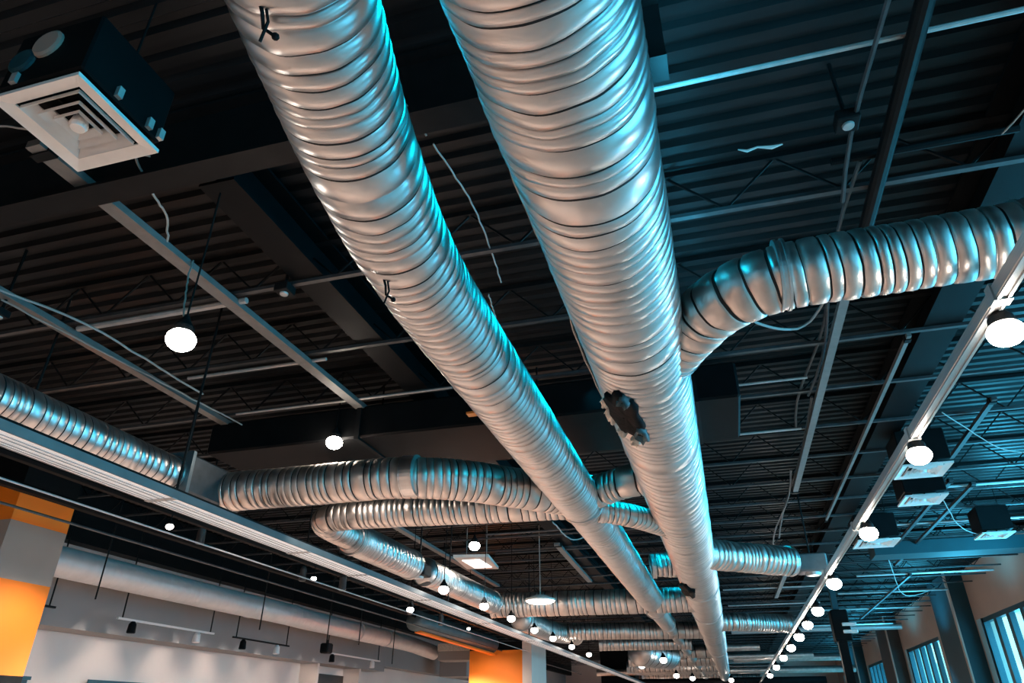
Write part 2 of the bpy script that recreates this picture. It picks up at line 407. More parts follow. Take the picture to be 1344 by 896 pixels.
branch([(-4.75, -3, 2.0), (-4.75, 5.15, 2.0)], .165, 'ribbed duct at the left edge running beside the cable tray', 22, m='duct')
mb = MB(); mb.box(-4.96, -4.56, 5.12, 5.93, 1.83, 2.19, .02)
o = mb.build('duct_junction_box', M['joist'], None, 'sheet metal junction box where the left duct turns right', 'duct box')
mb = MB(); mb.box(-4.98, -4.54, 5.09, 5.13, 1.81, 2.21); mb.build('flange', M['tray_side'], o)
o = branch([(-4.86, 5.72, 2.0), (-2.42, 5.76, 2.0), (-1.22, 6.95, 2.0)], .192, 'thick warm silver duct crossing to the bent duct with a rounded elbow', 23, corner=.6, gap=(.055, .085), amp=.0065)
collar(o, (-2.62, 5.757, 2.0), (1, .02, 0), .192, .13, M['duct'], bead=.004)
o = branch([(-4.28, 7.75, 1.98), (-4.24, 6.85, 1.98), (-3.6, 6.8, 1.98), (-1.3, 6.92, 1.95)], .155, 'thinner warm silver duct just below and behind the elbowed crossing duct', 24, corner=.45)
branch([(-4.28, 7.75, 1.98), (-4.25, 9.55, 1.98)], .2, 'short teal lit duct beside the cable tray, before the gap with fittings', 25, m='duct')
branch([(-4.26, 10.1, 1.98), (-4.2, 13.35, 1.98)], .2, 'second short duct beside the cable tray, past the gap with fittings', 26, m='duct')
branch([(-4.35, 13.75, 1.98), (-.45, 14.0, 1.98)], .225, 'crossing duct with a bright lamp disc in front of it', 27, gap=(.07, .12))
branch([(-4.25, 15.6, 1.95), (-4.2, 18.2, 1.95), (-3.7, 19.1, 1.95)], .24, 'teal elbow duct hanging past the lamp lit crossing duct', 28, corner=.9, gap=(.07, .12))
branch([(-3.8, 18.6, 1.98), (-.45, 19.2, 1.98)], .2, 'crossing duct meeting the narrowing end of the bent duct, upper of two', 29, gap=(.08, .13))
branch([(-3.5, 21.3, 1.92), (-.95, 21.6, 1.92)], .19, 'crossing duct meeting the narrowing end of the bent duct, lower of two', 30, gap=(.08, .13))
for i, (yy, x0, x1, r) in enumerate([(25.2, -3.0, -.4, .2), (28.5, -3.6, -.5, .24), (32.5, -4.2, -.4, .22), (37.0, -4.1, -.4, .24), (42.0, -5.0, 1.5, .25)]):
    branch([(x0, yy, 1.98), (x1, yy+.2, 1.98)], r, '%s small crossing duct in the far half of the hall' % ORD[i].replace('nearest', 'first'), 31+i, gap=(.1, .2), nseg=28)
mb = MB(); duct_mesh(mb, [(-2.6, 23.3, 1.85), (-2.0, 24.6, 1.85), (-1.9, 25.1, 1.85)], .42, corner=.6, gap=(.2, .4), amp=.01, seed=41, nseg=32)
mb.build('duct_elbow', [M['duct'], M['groove_shade']], None, 'fat shiny blue-grey duct elbow far down the hall', 'duct elbow', smooth=True)
branch([(-.4, 6.75, 2.12), (-.75, 6.78, 2.1), (-1.15, 6.95, 2.05)], .165, 'crumpled foil duct bridging the bent and the thickest duct', 42, amp=.016, dent=.03, gap=(.05, .12))
branch([(-1.1, 7.15, 1.93), (-.75, 7.3, 1.88), (-.4, 7.95, 1.88)], .12, 'small corrugated duct hanging under the crumpled foil duct', 43, corner=.3, gap=(.04, .06))
branch([(-.15, 10.0, 2.0), (.18, 10.3, 2.0), (1.05, 10.9, 2.0)], .2, 'short flexible duct leaving the thickest duct on the right, middle distance', 44, corner=.4, amp=.014, dent=.015)
branch([(-.1, 17.8, 2.0), (.3, 17.9, 2.0), (1.55, 18.6, 2.0)], .2, 'far flexible duct leaving the thickest duct on the right', 45, amp=.012)
branch([(-.95, 11.0, 2.05), (-.4, 11.1, 2.08)], .17, 'foil stub duct joining the thickest duct beside its round damper cap', 46, amp=.016, dent=.03)
# white wall duct
mb = MB(); duct_mesh(mb, [(-8.62, -3, 1.9), (-8.6, 11.6, 1.9), (-8.45, 12.6, 1.88), (-8.45, 13.0, 1.88), (-8.62, 13.9, 1.9), (-8.62, 19.6, 1.9), (-8.3, 20.7, 1.75)], .2, corner=.4, gap=(.1, .16), amp=.0016, tilt=.01, dent=.0015, seed=51, nseg=48)
wd = mb.build('wall_duct', [M['white_duct'], M['white_duct']], None, 'smooth pale duct along the left wall with a kink', 'duct', smooth=True)
for yy in (12.0, 13.4, 16.4, 18.0): collar(wd, (-8.6 if yy != 13.4 else -8.53, yy, 1.9), (0, 1, 0), .2, .05, M['white_duct'])
mb = MB(); mb.box(-8.05, -6.9, 20.4, 21.0, 1.5, 1.82, .02); o = mb.build('rectangular_duct', M['wall_grey'], None, 'flat grey duct leading from the wall duct toward the orange column', 'duct')
mb = MB(); mb.box(-8.05, -6.9, 20.35, 20.42, 1.75, 1.95); mb.build('insulation_strip', M['foil_scrap'], o)
mb = MB(); mb.tube([(-6.6, 15.2, 1.95), (-5.9, 18.7, 1.74)], .22, 20); o = mb.build('pipe_run', M['tray_side'], None, 'grey slanted pipe with orange underside ending at the broad orange column', 'pipe', smooth=True)
mb = MB(); mb.bar((-6.55, 15.3, 1.72), (-5.85, 18.7, 1.5), .16, .04); mb.build('orange_strip', M['orange'], o)
# rectangular plenum over the crossing ducts
mb = MB(); mb.box(-5.2, .42, 6.0, 7.1, 2.55, 2.9, .02); o = mb.build('rectangular_duct', M['black'], None, 'black rectangular duct crossing above the silver ducts', 'duct')
for xx in (-3.4, -1.6, .0):
    mb = MB(); mb.tube([(xx+.02, 6.5, 2.9), (xx+.02, 6.5, DECK+.02)], .01, 6); mb.build('hanger_rod', M['dark_steel'], o)
    mb = MB(); mb.box(xx, xx+.05, 5.98, 7.12, 2.53, 2.92); mb.build('flange', M['dark_steel'], o)

# ------------------------------------------------------------------ cable tray and lamp channel
t = thing('cable_tray', (-4.05, 20, 1.5), 'long bright flat cable tray running the length of the hall on the left', 'cable tray')
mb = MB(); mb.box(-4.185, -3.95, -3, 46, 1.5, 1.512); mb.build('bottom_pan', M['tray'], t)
mb = MB(); mb.box(-3.95, -3.938, -3, 46, 1.5, 1.562); mb.build('side_rail', M['tray_side'], t)
mb = MB(); mb.box(-4.197, -4.185, -3, 46, 1.5, 1.55); mb.build('side_rail', M['tray_side'], t)
for i, yy in enumerate((4.3, 6.3, 7.6, 9.6, 12.4, 15.6, 20.0, 25.0)):
    mb = MB(); mb.box(-4.2, -3.935, yy, yy+.05, 1.493, 1.5); mb.build('splice_plate', M['track'], t)
mb = MB()
for xx in (-4.15, -4.11, -4.05, -4.0): mb.tube([(xx, -3, 1.495), (xx, 46, 1.495)], .004, 5)
mb.build('cable', M['pipe'], t)
mb = MB(); mb.box(-4.12, -3.97, -3, 7.5, 1.563, 1.59); mb.build('cable', M['black'], t)

t = thing('lamp_channel', (1.35, 20, 1.6), 'square metal channel carrying the row of lamps on the right', 'lamp channel')
mb = MB(); mb.box(1.318, 1.376, .2, 46, 1.6, 1.668, .006); mb.build('channel', M['track'], t)
mb = MB(); mb.box(1.32, 1.334, .2, 46, 1.592, 1.6); mb.box(1.36, 1.374, .2, 46, 1.592, 1.6); mb.build('lip', M['track'], t)
for yy in (3.0, 4.75, 7.3, 9.8, 12.6, 16.4, 21.0): 
    mb = MB(); mb.box(1.31, 1.384, yy, yy+.06, 1.588, 1.676); mb.build('bracket', M['track'], t)

# ------------------------------------------------------------------ structure under the deck
ZC = 2.95
def joist(y, x0, x1, label):
    t = thing('open_web_joist', ((x0+x1)/2, y, ZC), label, 'joist', 'joists under the deck')
    mb = MB(); mb.box(x0, x1, y-.02, y+.02, ZC, ZC+.028); mb.build('bottom_chord', M['joist'], t)
    mb = MB(); mb.box(x0, x1, y-.03, y+.03, DECK-.045, DECK-.005); mb.build('top_chord', M['dark_steel'], t)
    mb = MB(); x = x0; k = 0
    while x < x1-.36:
        a, b = (ZC+.02, DECK-.03) if k % 2 == 0 else (DECK-.03, ZC+.02)
        mb.bar((x, y, a), (x+.36, y, b), .014, .014); x += .36; k += 1
    mb.build('web', M['dark_steel'], t)
    return t
ys = [1.30*ZC, 1.66*ZC, 2.02*ZC, 2.38*ZC, 2.75*ZC]
while ys[-1] < 45: ys.append(ys[-1] + 1.07)
proto = None
for i, yy in enumerate(ys):
    lab = '%s black open-web joist counting from the camera' % ORD[i].replace('nearest', 'first')
    if proto is None: proto = joist(yy, -9.7, 5.95, lab)
    else: dup(proto, (-1.875, yy, ZC), lab)

def ibeam(name, a, b, w, h, label, m='dark_steel'):
    a = Vector(a); b = Vector(b); mb = MB(); t = .022
    up = Vector((0, 0, 1))
    mb.bar(a+up*t/2, b+up*t/2, w, t); mb.bar(a+up*(h-t/2), b+up*(h-t/2), w, t); mb.bar(a+up*h/2, b+up*h/2, .014, h-2*t)
    return mb.build(name, M[m], None, label, 'beam')
ibeam('steel_beam', (-9.7, 2.45, 2.82), (.1, 2.45, 2.82), .16, .5, 'dark steel beam crossing behind the square air diffuser')
ibeam('steel_beam', (-2.72, 2.7, 2.98), (-2.72, 46, 2.98), .26, .35, 'black steel beam running lengthwise left of the bent duct', 'black')
ibeam('steel_beam', (2.15, .3, 2.98), (2.15, 46, 2.98), .3, .35, 'black steel beam running lengthwise left of the lamp channel', 'black')
def rod(name, pts, r, m, label, cat, n=6, group=None):
    mb = MB(); mb.tube(pts, r, n); return mb.build(name, M[m], None, label, cat, group)
rod('pipe', [(-.1, 2.69, ZC), (2.1, 2.69, ZC)], .014, 'pipe', 'thin steel pipe crossing at the upper right, nearest the camera', 'pipe', 8)
rod('pipe', [(1.0, 1.2*ZC+.02, ZC+.02), (2.0, 1.2*ZC+.02, ZC+.02)], .022, 'dark_steel', 'short thick pipe right of the dark lengthwise pipe', 'pipe', 8)
rod('pipe', [(1.27, -1, 2.9), (1.27, 5.0, 2.9)], .045, 'dark_steel', 'dark round pipe running lengthwise at the upper right', 'pipe', 12)
def strut(a, b, label, w=.06, h=.045, m='strut'):
    a = Vector(a); b = Vector(b); t = thing('strut_channel', (a+b)/2, label, 'strut')
    mb = MB(); mb.bar(a, b, w, h); mb.build('channel', M[m], t)
    mb = MB(); mb.box(a.x-w*.7, a.x+w*.7, a.y+.05, a.y+.11, a.z-h*.75, a.z+h*.75); mb.build('clamp', M['dark_steel'], t)
    mb = MB(); mb.box(b.x-w*.7, b.x+w*.7, b.y-.11, b.y-.05, b.z-h*.75, b.z+h*.75); mb.build('clamp', M['dark_steel'], t)
    return t
ZS = 2.9
strut((-1.185*ZS, 2.05, ZS), (-1.16*ZS, 2.42*ZS, ZS), 'long grey strut hanging below the diffuser, by the pendant lamp', .105, .05)
strut((-1.74*ZS, .8, ZS), (-1.735*ZS, 2.34*ZS, ZS), 'grey strut nearest the ribbed duct at the left edge', .09, .05)
strut((-1.78*ZS, 3.62*ZS, ZS), (-1.80*ZS, 5.9*ZS, ZS), 'grey strut carrying the lit ceiling panel', .11, .05)
strut((-.97*ZS, 4.45*ZS, ZS), (-1.01*ZS, 5.9*ZS, ZS), 'grey strut left of the bent duct beyond the crossing ducts', .11, .05)
strut((.43*ZS, 1.6*ZS, ZS), (.43*ZS, 3.65*ZS, ZS), 'grey strut hanging right of the thickest duct', .07, .05)
strut((.64*ZS, 2.03*ZS, ZS), (.64*ZS, 4.3*ZS, ZS), 'thin pale strut left of the lamp channel', .035, .04)
strut((.52*ZS, 5.6*ZS, ZS), (.50*ZS, 7.2*ZS, ZS), 'short pale strut beyond the short flexible duct on the right', .09, .05)
for i, (xz, a, b) in enumerate([(1.12, 3.6, 5.4), (1.24, 3.7, 5.8), (1.45, 6.2, 9.0), (1.02, 2.6, 3.3)]):
    strut((xz*ZS, a*ZS, ZS-.02), (xz*ZS*1.02, b*ZS, ZS-.02), 'narrow strut before the window wall, %s' % ['left of the pair past the diffusers', 'right of the pair past the diffusers', 'farthest of them', 'nearest of them'][i], .05, .04, 'joist')

# conduits and pipes running lengthwise on the left
for i, (x, z, y0, y1, r, m, lab) in enumerate([
    (-4.2, 1.505, -2, 40, .007, 'pipe', 'thin bright conduit along the outer edge of the cable tray'),
    (-4.75, 1.49, -2, 18, .008, 'pipe', 'pale conduit hanging left of the cable tray'),
    (-5.7, 1.6, -2, 30, .012, 'joist', 'grey conduit in front of the left wall, below the black beam'),
    (-6.6, 2.05, -2, 26, .05, 'black', 'thick black pipe above the left wall duct'),
    (-5.4, 1.9, -2, 22, .04, 'black', 'black pipe between the cable tray and the left wall')]):
    rod('conduit', [(x, y0, z), (x, (y0+y1)/2, z+.004), (x, y1, z)], r, m, lab, 'conduit', 8)
# crossing pipes on both sides
cross = [(-4.95, -3.3, 1.33, 'pipe', .026, 'bright pipe crossing between the two grey struts, above the pendant lamp'),
         (-4.7, -3.2, 1.70, 'pipe', .016, 'bright pipe crossing between the two grey struts, below the pendant lamp'),
         (-5.0, -2.4, 2.18, 'pipe', .014, 'thin bright pipe crossing at the far ends of the grey struts'),
         (-4.8, -2.3, 2.01, 'pipe', .012, 'thin dull pipe crossing near the far ends of the grey struts'),
         (-3.9, -1.7, 4.08, 'joist', .018, 'pipe crossing above the lit ceiling panel'),
         (-4.2, -1.6, 4.62, 'joist', .018, 'pipe crossing just beyond the lit ceiling panel'),
         (.12, 1.1, 2.26, 'pipe', .012, 'short bright pipe right of the thickest duct, before the dark box end'),
         (.12, 1.15, 2.74, 'pipe', .014, 'short bright pipe right of the thickest duct, beyond the dark box end'),
         (.2, 1.3, 5.05, 'pipe', .02, 'pipe crossing just before the short flexible duct on the right'),
         (.1, 2.9, 6.6, 'pipe', .02, 'pipe crossing just beyond the short flexible duct on the right'),
         (.2, 2.7, 7.6, 'pipe', .022, 'pipe crossing before the far flexible duct on the right'),
         (3.0, 5.6, 3.75, 'pipe', .02, 'teal lit pipe crossing beside the ringed ceiling diffuser'),
         (2.9, 5.7, 4.5, 'pipe', .02, 'teal lit pipe crossing beyond the second ringed diffuser'),
         (3.0, 5.9, 5.3, 'pipe', .022, 'teal lit pipe crossing above the rectangular diffuser'),
         (3.1, 5.9, 6.2, 'pipe', .024, 'teal lit pipe crossing in front of the dark teal beam'),
         (3.0, 5.6, 7.1, 'pipe', .024, 'teal lit pipe crossing near the tops of the windows'),
         (2.8, 5.6, 8.2, 'pipe', .024, 'teal lit pipe crossing near the black post'),
         (2.8, 5.6, 9.6, 'pipe', .026, 'far teal lit pipe crossing beyond the black post')]
for x0, x1, k, m, r, lab in cross:
    z = ZC-.03; rod('pipe', [(x0, k*z, z), (x1, k*z, z)], r, m, lab, 'pipe', 8)
# big flat silver pipes far right
for i, (yy, x0, x1) in enumerate([(27.5, -.1, 1.1), (33, .2, 4.6), (38, -.3, 2.5)]):
    rod('insulated_pipe', [(x0, yy, 2.25), (x1, yy, 2.25)], .13, 'flex', '%s pale insulated pipe crossing far down the hall on the right' % ['nearest', 'middle', 'farthest'][i], 'pipe', 16)
# bundles of conduit alongside the strut on the right
for i, (xz, y0, y1, bow) in enumerate([(.375, 1.6, 2.75, .05), (.39, 1.2, 2.4, -.05), (.40, 2.4, 4.6, .03), (.38, 3.2, 4.9, .05), (.365, .5, 1.3, .03)]):
    z = 2.98; rod('conduit', [(xz*z+bow*math.sin(k/8*PI*2), (y0+(y1-y0)*k/8)*z, z-.02*i) for k in range(9)], .014, 'joist',
                  'bent conduit beside the grey strut at right, %s' % ['running to the black box end', 'crossing above the branch duct', 'past the black box end', 'farthest along', 'nearest the camera'][i], 'conduit')
# loose wires
wires = [([(-1.32, 2.2, 3.0), (-1.29, 2.55, 2.95), (-1.25, 2.62, 2.9)], .006, 'short pale wire dropping beside the upper end of the bent duct'),
         ([(-1.28, 2.78, 3.0), (-1.22, 3.3, 2.98), (-1.24, 3.7, 2.97), (-1.3, 4.25, 2.96)], .006, 'pale wire hanging between the two main ducts'),
         ([(-1.45, 4.4, 2.97), (-1.5, 4.75, 2.95), (-1.53, 5.1, 2.98)], .006, 'short curled wire between the two main ducts, beyond the long one'),
         ([(-.6, 1.8, 2.04), (-.605, 2.3, 2.0), (-.6, 2.9, 2.02), (-.615, 3.7, 1.98), (-.607, 4.1, 1.96), (-.6, 4.8, 2.0), (-.605, 6.2, 2.0)], .007, 'pale wire clinging to the left edge of the thickest duct'),
         ([(-3.36, 3.32, 2.93), (-3.25, 3.2, 2.7), (-2.9, 2.9, 2.15), (-2.77, 2.8, 2.0)], .006, 'pale looping cord of the bright pendant lamp'),
         ([(-2.9, 2.1, 2.96), (-3.1, 2.6, 2.9), (-3.25, 2.9, 3.0), (-3.4, 3.1, 2.9)], .008, 'tangled cable above the grey strut by the pendant lamp'),
         ([(-5.3, 1.3, 3.0), (-5.0, 2.0, 2.8), (-4.9, 2.9, 2.78), (-4.6, 3.6, 2.8), (-4.7, 5.2, 2.85)], .01, 'drooping cable above the left grey strut'),
         ([(-4.95, 3.2, 2.8), (-4.9, 5.0, 2.86), (-4.75, 6.5, 2.84)], .008, 'pale cable alongside the left grey strut'),
         ([(.25, 4.9, 3.0), (.6, 5.3, 2.85), (1.0, 5.6, 2.9), (1.2, 5.2, 3.05)], .012, 'drooping black cable right of the thickest duct'),
         ([(-1.75, 9.0, 2.95), (-1.55, 9.4, 2.6), (-1.5, 10.0, 2.55), (-1.35, 10.3, 2.35)], .012, 'pale cable dangling left of the bent duct past the joint'),
         ([(-2.6, 11.6, 3.0), (-2.35, 12.0, 2.7), (-2.0, 12.2, 2.9), (-1.85, 12.5, 2.6)], .012, 'knotted cable above the lit ceiling panel'),
         ([(2.25, .9, 2.9), (2.1, 1.8, 2.82), (1.95, 3.0, 2.8), (1.88, 3.5, 2.9)], .006, 'thin teal cable at the upper right corner'),
         ([(2.6, 8.0, 2.95), (3.3, 8.6, 2.6), (3.9, 8.7, 2.65), (4.4, 9.4, 2.9)], .006, 'sagging cable above the window wall, nearest'),
         ([(3.2, 11, 2.95), (3.7, 12.2, 2.5), (4.6, 12.9, 2.6), (5.0, 14, 2.9)], .007, 'sagging cable above the window wall, middle'),
         ([(3.4, 16, 2.95), (3.9, 18, 2.4), (4.6, 19, 2.6), (5.2, 20, 2.9)], .008, 'sagging cable above the window wall, farthest'),
         ([(-3.62, 1.9, 2.95), (-3.3, 2.0, 2.9), (-2.9, 2.35, 2.93)], .006, 'short pale wire beside the square air diffuser')]
for pts, r, lab in wires:
    at, L = smooth_path(pts, .6); n = 24
    rod('cable', [at(L*k/n) + Vector((.012*noise.noise(Vector((k*.7, r*999, 1))), 0, .012*noise.noise(Vector((k*.7, r*999, 5))))) for k in range(n+1)], r, 'wire', lab, 'cable', 5)
# junction boxes, sprinkler, hook
def jbox(x, y, z, s, label, m='dark_steel'):
    t = thing('junction_box', (x, y, z), label, 'junction box')
    mb = MB(); mb.box(x-s, x+s, y-s, y+s, z-s*.6, z+s*.6, s*.1); mb.build('box', M[m], t)
    mb = MB(); mb.lathe((x, y, z-s*.6), [(s*.55, 0), (s*.5, -s*.2), (s*.12, -s*.22)], 14); mb.build('cover', M['pipe'], t)
    mb = MB(); mb.tube([(x, y, z), (x, y, DECK)], .012, 6); mb.build('hanger', M['dark_steel'], t)
jbox(1.02, 3.15, 2.9, .06, 'small box with a loop cover on the pipe at the upper right')
jbox(-1.0*2.9, 1.31*2.9, 2.9, .06, 'dark round smoke detector box left of the bent duct')
jbox(-5.05, 3.3, 2.75, .05, 'little box with brass cover on the cable left of the pendant lamp')
jbox(1.9, 15.2, 2.72, .16, 'teal lit fitting at the end of the short flexible duct', 'teal_rag')
jbox(1.35, 11.2, 2.0, .2, 'grey metal box ending the short flexible duct', 'strut')
jbox(-4.25, 9.85, 1.95, .14, 'dark damper fitting between the two short ducts by the tray')
mb = MB(); mb.tube([(.45, 3.26, 2.94), (.5, 3.275, 2.93), (.56, 3.27, 2.94), (.64, 3.29, 2.935), (.7, 3.285, 2.94)], [.003, .009, .006, .012, .004], 6)
mb.build('tape_scrap', M['white'], None, 'white scrap of tape stuck to a rib at the upper right', 'tape')

# ------------------------------------------------------------------ square air diffusers
def diffuser(c, s, label, cone=True):
    x, y, z = c; t = thing('air_diffuser', c, label, 'diffuser', 'ceiling air diffusers')
    def frame(a0, z0, a1, z1, nm, m='white'):
        mb = MB()
        mb.rings([[(x+i*a, y+j*a, z+h) for i, j in ((-1, -1), (1, -1), (1, 1), (-1, 1))] for a, h in ((a0, z0), (a1, z1), (a1, z1+.008), (a0, z0+.02))])
        k = len(mb.v); mb.f += [(k-4+j, k-4+(j+1) % 4, k-16+(j+1) % 4, k-16+j) for j in range(4)]; mb.mi += [0]*4
        return mb.build(nm, M[m], t)
    h = s/2
    frame(h, 0, h*.74, .015, 'face_frame')
    frame(h*.68, .0, h*.52, .055, 'louvre_ring'); frame(h*.47, .0, h*.33, .05, 'louvre_ring'); frame(h*.29, .0, h*.2, .03, 'louvre_ring')
    mb = MB(); mb.lathe((x, y, z), [(.001, -.012), (h*.13, -.01), (h*.17, .01), (h*.14, .05)], 20); mb.build('core', M['white'], t)
    mb = MB(); mb.bar((x-h*.7, y, z+.05), (x+h*.7, y, z+.05), .01, .01); mb.bar((x, y-h*.7, z+.05), (x, y+h*.7, z+.05), .01, .01); mb.build('cross_bar', M['dark_steel'], t)
    mb = MB(); mb.box(x-h*.98, x+h*.98, y-h*.98, y+h*.98, z+.06, z+.42, .01); pb = mb.build('plenum_box', M['black'], t)
    if cone:
        mb = MB(); mb.lathe((x-h*.15, y-h*.98, z+.3), [(.085, 0), (.085, -.012), (.07, -.02)], 20, 'y'); mb.build('round_knockout', M['col_grey'], pb)
        mb = MB(); mb.lathe((x-h*.62, y-h*.98, z+.22), [(.075, 0), (.075, -.012), (.06, -.02)], 20, 'y'); mb.build('round_knockout', M['teal_rag'], pb)
        for i, (dx, dy) in enumerate(((.99, -.2), (.99, .6), (.99, .9), (-.6, -.99))):
            mb = MB(); mb.box(x+dx*h-.015, x+dx*h+.02, y+dy*h-.015, y+dy*h+.015, z+.07, z+.13); mb.build('clip', M['pipe'], pb)
    for i in (-1, 1):
        mb = MB(); mb.tube([(x+i*h*.8, y, z+.42), (x+i*h*.8, y, DECK)], .006, 5); mb.build('hanger_rod', M['dark_steel'], t)
    return t
diffuser((-2.67, 1.745, 2.5), .50, 'large square white air diffuser on a black box at the upper left')
diffuser((2.43, 8.65, 2.5), .52, 'ringed ceiling diffuser beside the second lamp of the right row', False)
diffuser((2.7, 9.97, 2.5), .50, 'ringed ceiling diffuser just beyond the first one right of the lamp channel', False)
diffuser((2.55, 12.55, 2.5), .62, 'flat white ceiling diffuser beside the third lamp of the right row', False)
diffuser((4.22, 12.45, 2.5), .45, 'pale ceiling diffuser nearest the top of the window wall', False)

# ------------------------------------------------------------------ lamps
def spot(p, power, size=150, blend=.6, col=(1, .86, .76), rot=(0, 0, 0), soft=.06):
    l = bpy.data.lights.new('lamp_or_added_light', 'SPOT'); l.energy = power; l.color = col; l.spot_size = math.radians(size); l.spot_blend = blend; l.shadow_soft_size = soft
    o = bpy.data.objects.new('lamp_or_added_light', l); C.objects.link(o); o.location = Vector(p) + Vector((0, 0, CAM_H)); o.rotation_euler = rot
    return o
def pendant(c, r, label, top=DECK, m='bulb', stem=True):
    x, y, z = c; t = thing('pendant_lamp', c, label, 'lamp', 'hanging lamps')
    mb = MB(); mb.sphere((x, y, z), r, 18, 10, .8); mb.build('bulb', M[m], t, smooth=True)
    mb = MB(); mb.lathe((x, y, z+r*.8), [(r*.75, -r*.25), (r*.7, r*.2), (r*.35, r*.7), (r*.2, r*1.1)], 16); mb.build('lamp_holder', M['dark_steel'], t)
    mb = MB(); mb.tube([(x, y, z+r*1.6), (x+.01, y, (z+top)/2), (x, y, top)], .006, 5); mb.build('stem', M['dark_steel'], t)
    return t
lamps_right = [(1.37, 3.15, 1.5, .075), (1.36, 4.82, 1.5, .075), (1.39, 7.04, 1.5, .08), (1.40, 9.8, 1.5, .09), (1.45, 12.4, 1.5, .09), (1.45, 14.25, 1.5, .09), (1.46, 16.4, 1.5, .1), (1.46, 18.9, 1.5, .1), (1.46, 22, 1.5, .1), (1.46, 26, 1.5, .1), (1.46, 31, 1.5, .1)]
for i, (x, y, z, r) in enumerate(lamps_right):
    pendant((x, y, z), r, '%s glowing lamp of the row along the lamp channel on the right' % ORD[i], 1.6+.02)
    spot((x, y, z-.15), 35)
for x, y, z, r, lab in [(-2.76, 2.79, 1.9, .082, 'large glowing pendant lamp hanging between the two grey struts'),
                        (-3.6, 5.95, 2.5, .085, 'glowing pendant lamp just above the elbowed crossing duct'),
                        (-3.72, 10.8, 2.48, .09, 'glowing pendant lamp above the lit ceiling panel')]:
    pendant((x, y, z), r, lab)
    spot((x, y, z-.2), 110)
for i, (x, y, z) in enumerate([(-4.9, 5.4, 1.6), (-5.0, 8.2, 1.6), (-4.95, 11.2, 1.6), (-4.9, 14, 1.6)]):
    t = pendant((x, y, z), .035 if i != 2 else .06, '%s small lamp hanging between the cable tray and the left wall' % ORD[i], DECK, 'bulb_small')
    spot((x, y, z-.12), 380)
for i, (x, y, z) in enumerate([(-3.75, 9.6, 1.62), (-3.7, 11.3, 1.62), (-3.7, 12.9, 1.62), (-3.75, 14.8, 1.62), (-3.75, 16.5, 1.62), (-3.75, 18.6, 1.62), (-3.75, 21, 1.62)]):
    pendant((x, y, z), .075, '%s white globe of the row just above the cable tray' % ORD[i], DECK, 'bulb_small')
for i, (x, y, z) in enumerate([(-2.85, 26, 1.62), (-2.4, 23.8, 1.55), (-1.9, 23.4, 1.6), (-2.0, 30, 1.5), (-1.5, 32, 1.5), (.6, 36, 1.35), (1.3, 38, 1.35), (-1.2, 38, 1.3), (-.5, 40, 1.4), (-3.2, 38, 1.2), (-2.4, 41, 1.25), (.0, 34, 1.5)]):
    pendant((x, y, z), .11, '%s of the scattered little lamps at the far end of the hall' % ORD[i], DECK, 'bulb_small')
# added spots without fixtures, behind the camera and down the hall, light the floor
for x in (-7.0, -2.8, 1.4, 4.0):
    for y in (-8.5, -4.5, -.5):
        if x < 3: spot((x, y, 1.4), {-7.0: 460, -2.8: 120, 1.4: 35, 4.0: 0}[x])
for x in (-6.5, -2.8):
    for y in (8, 18, 24, 31, 38, 44): spot((x, y, 1.35), 600 if x < -4 else 80)

# lit troffer and round disc lamp
t = thing('ceiling_panel_light', (-1.67*2.6, 4.9*2.6, 2.6), 'lit square ceiling panel tilted below the grey strut', 'ceiling light')
x, y, z = -1.67*2.6, 4.9*2.6, 2.6
mb = MB(); mb.hexa([(x-.24, y-.62, z), (x+.4, y-.5, z), (x+.24, y+.66, z), (x-.36, y+.5, z), (x-.24, y-.62, z+.05), (x+.4, y-.5, z+.05), (x+.24, y+.66, z+.05), (x-.36, y+.5, z+.05)]); mb.build('housing', M['white'], t)
mb = MB(); mb.box(x-.16, x+.18, y-.35, y+.4, z-.012, z-.002); mb.build('diffuser', M['panel'], t)
for i in (-.2, .2): mb = MB(); mb.tube([(x+i, y, z+.05), (x+i, y, DECK)], .008, 5); mb.build('hanger', M['wire'], t)
t = thing('disc_lamp', (-3.15, 12.9, 1.88), 'bright oval disc lamp in front of the crossing duct', 'lamp')
mb = MB(); mb.lathe((-3.15, 12.9, 1.88), [(.001, -.02), (.2, -.012), (.26, .02)], 24); mb.build('lens', M['bulb_small'], t)
mb = MB(); mb.lathe((-3.15, 12.9, 1.9), [(.28, 0), (.28, .03), (.1, .1)], 24); mb.build('shade', M['white'], t)
mb = MB(); mb.tube([(-3.15, 12.9, 2.0), (-3.15, 12.9, DECK)], .008, 5); mb.build('stem', M['wire'], t)

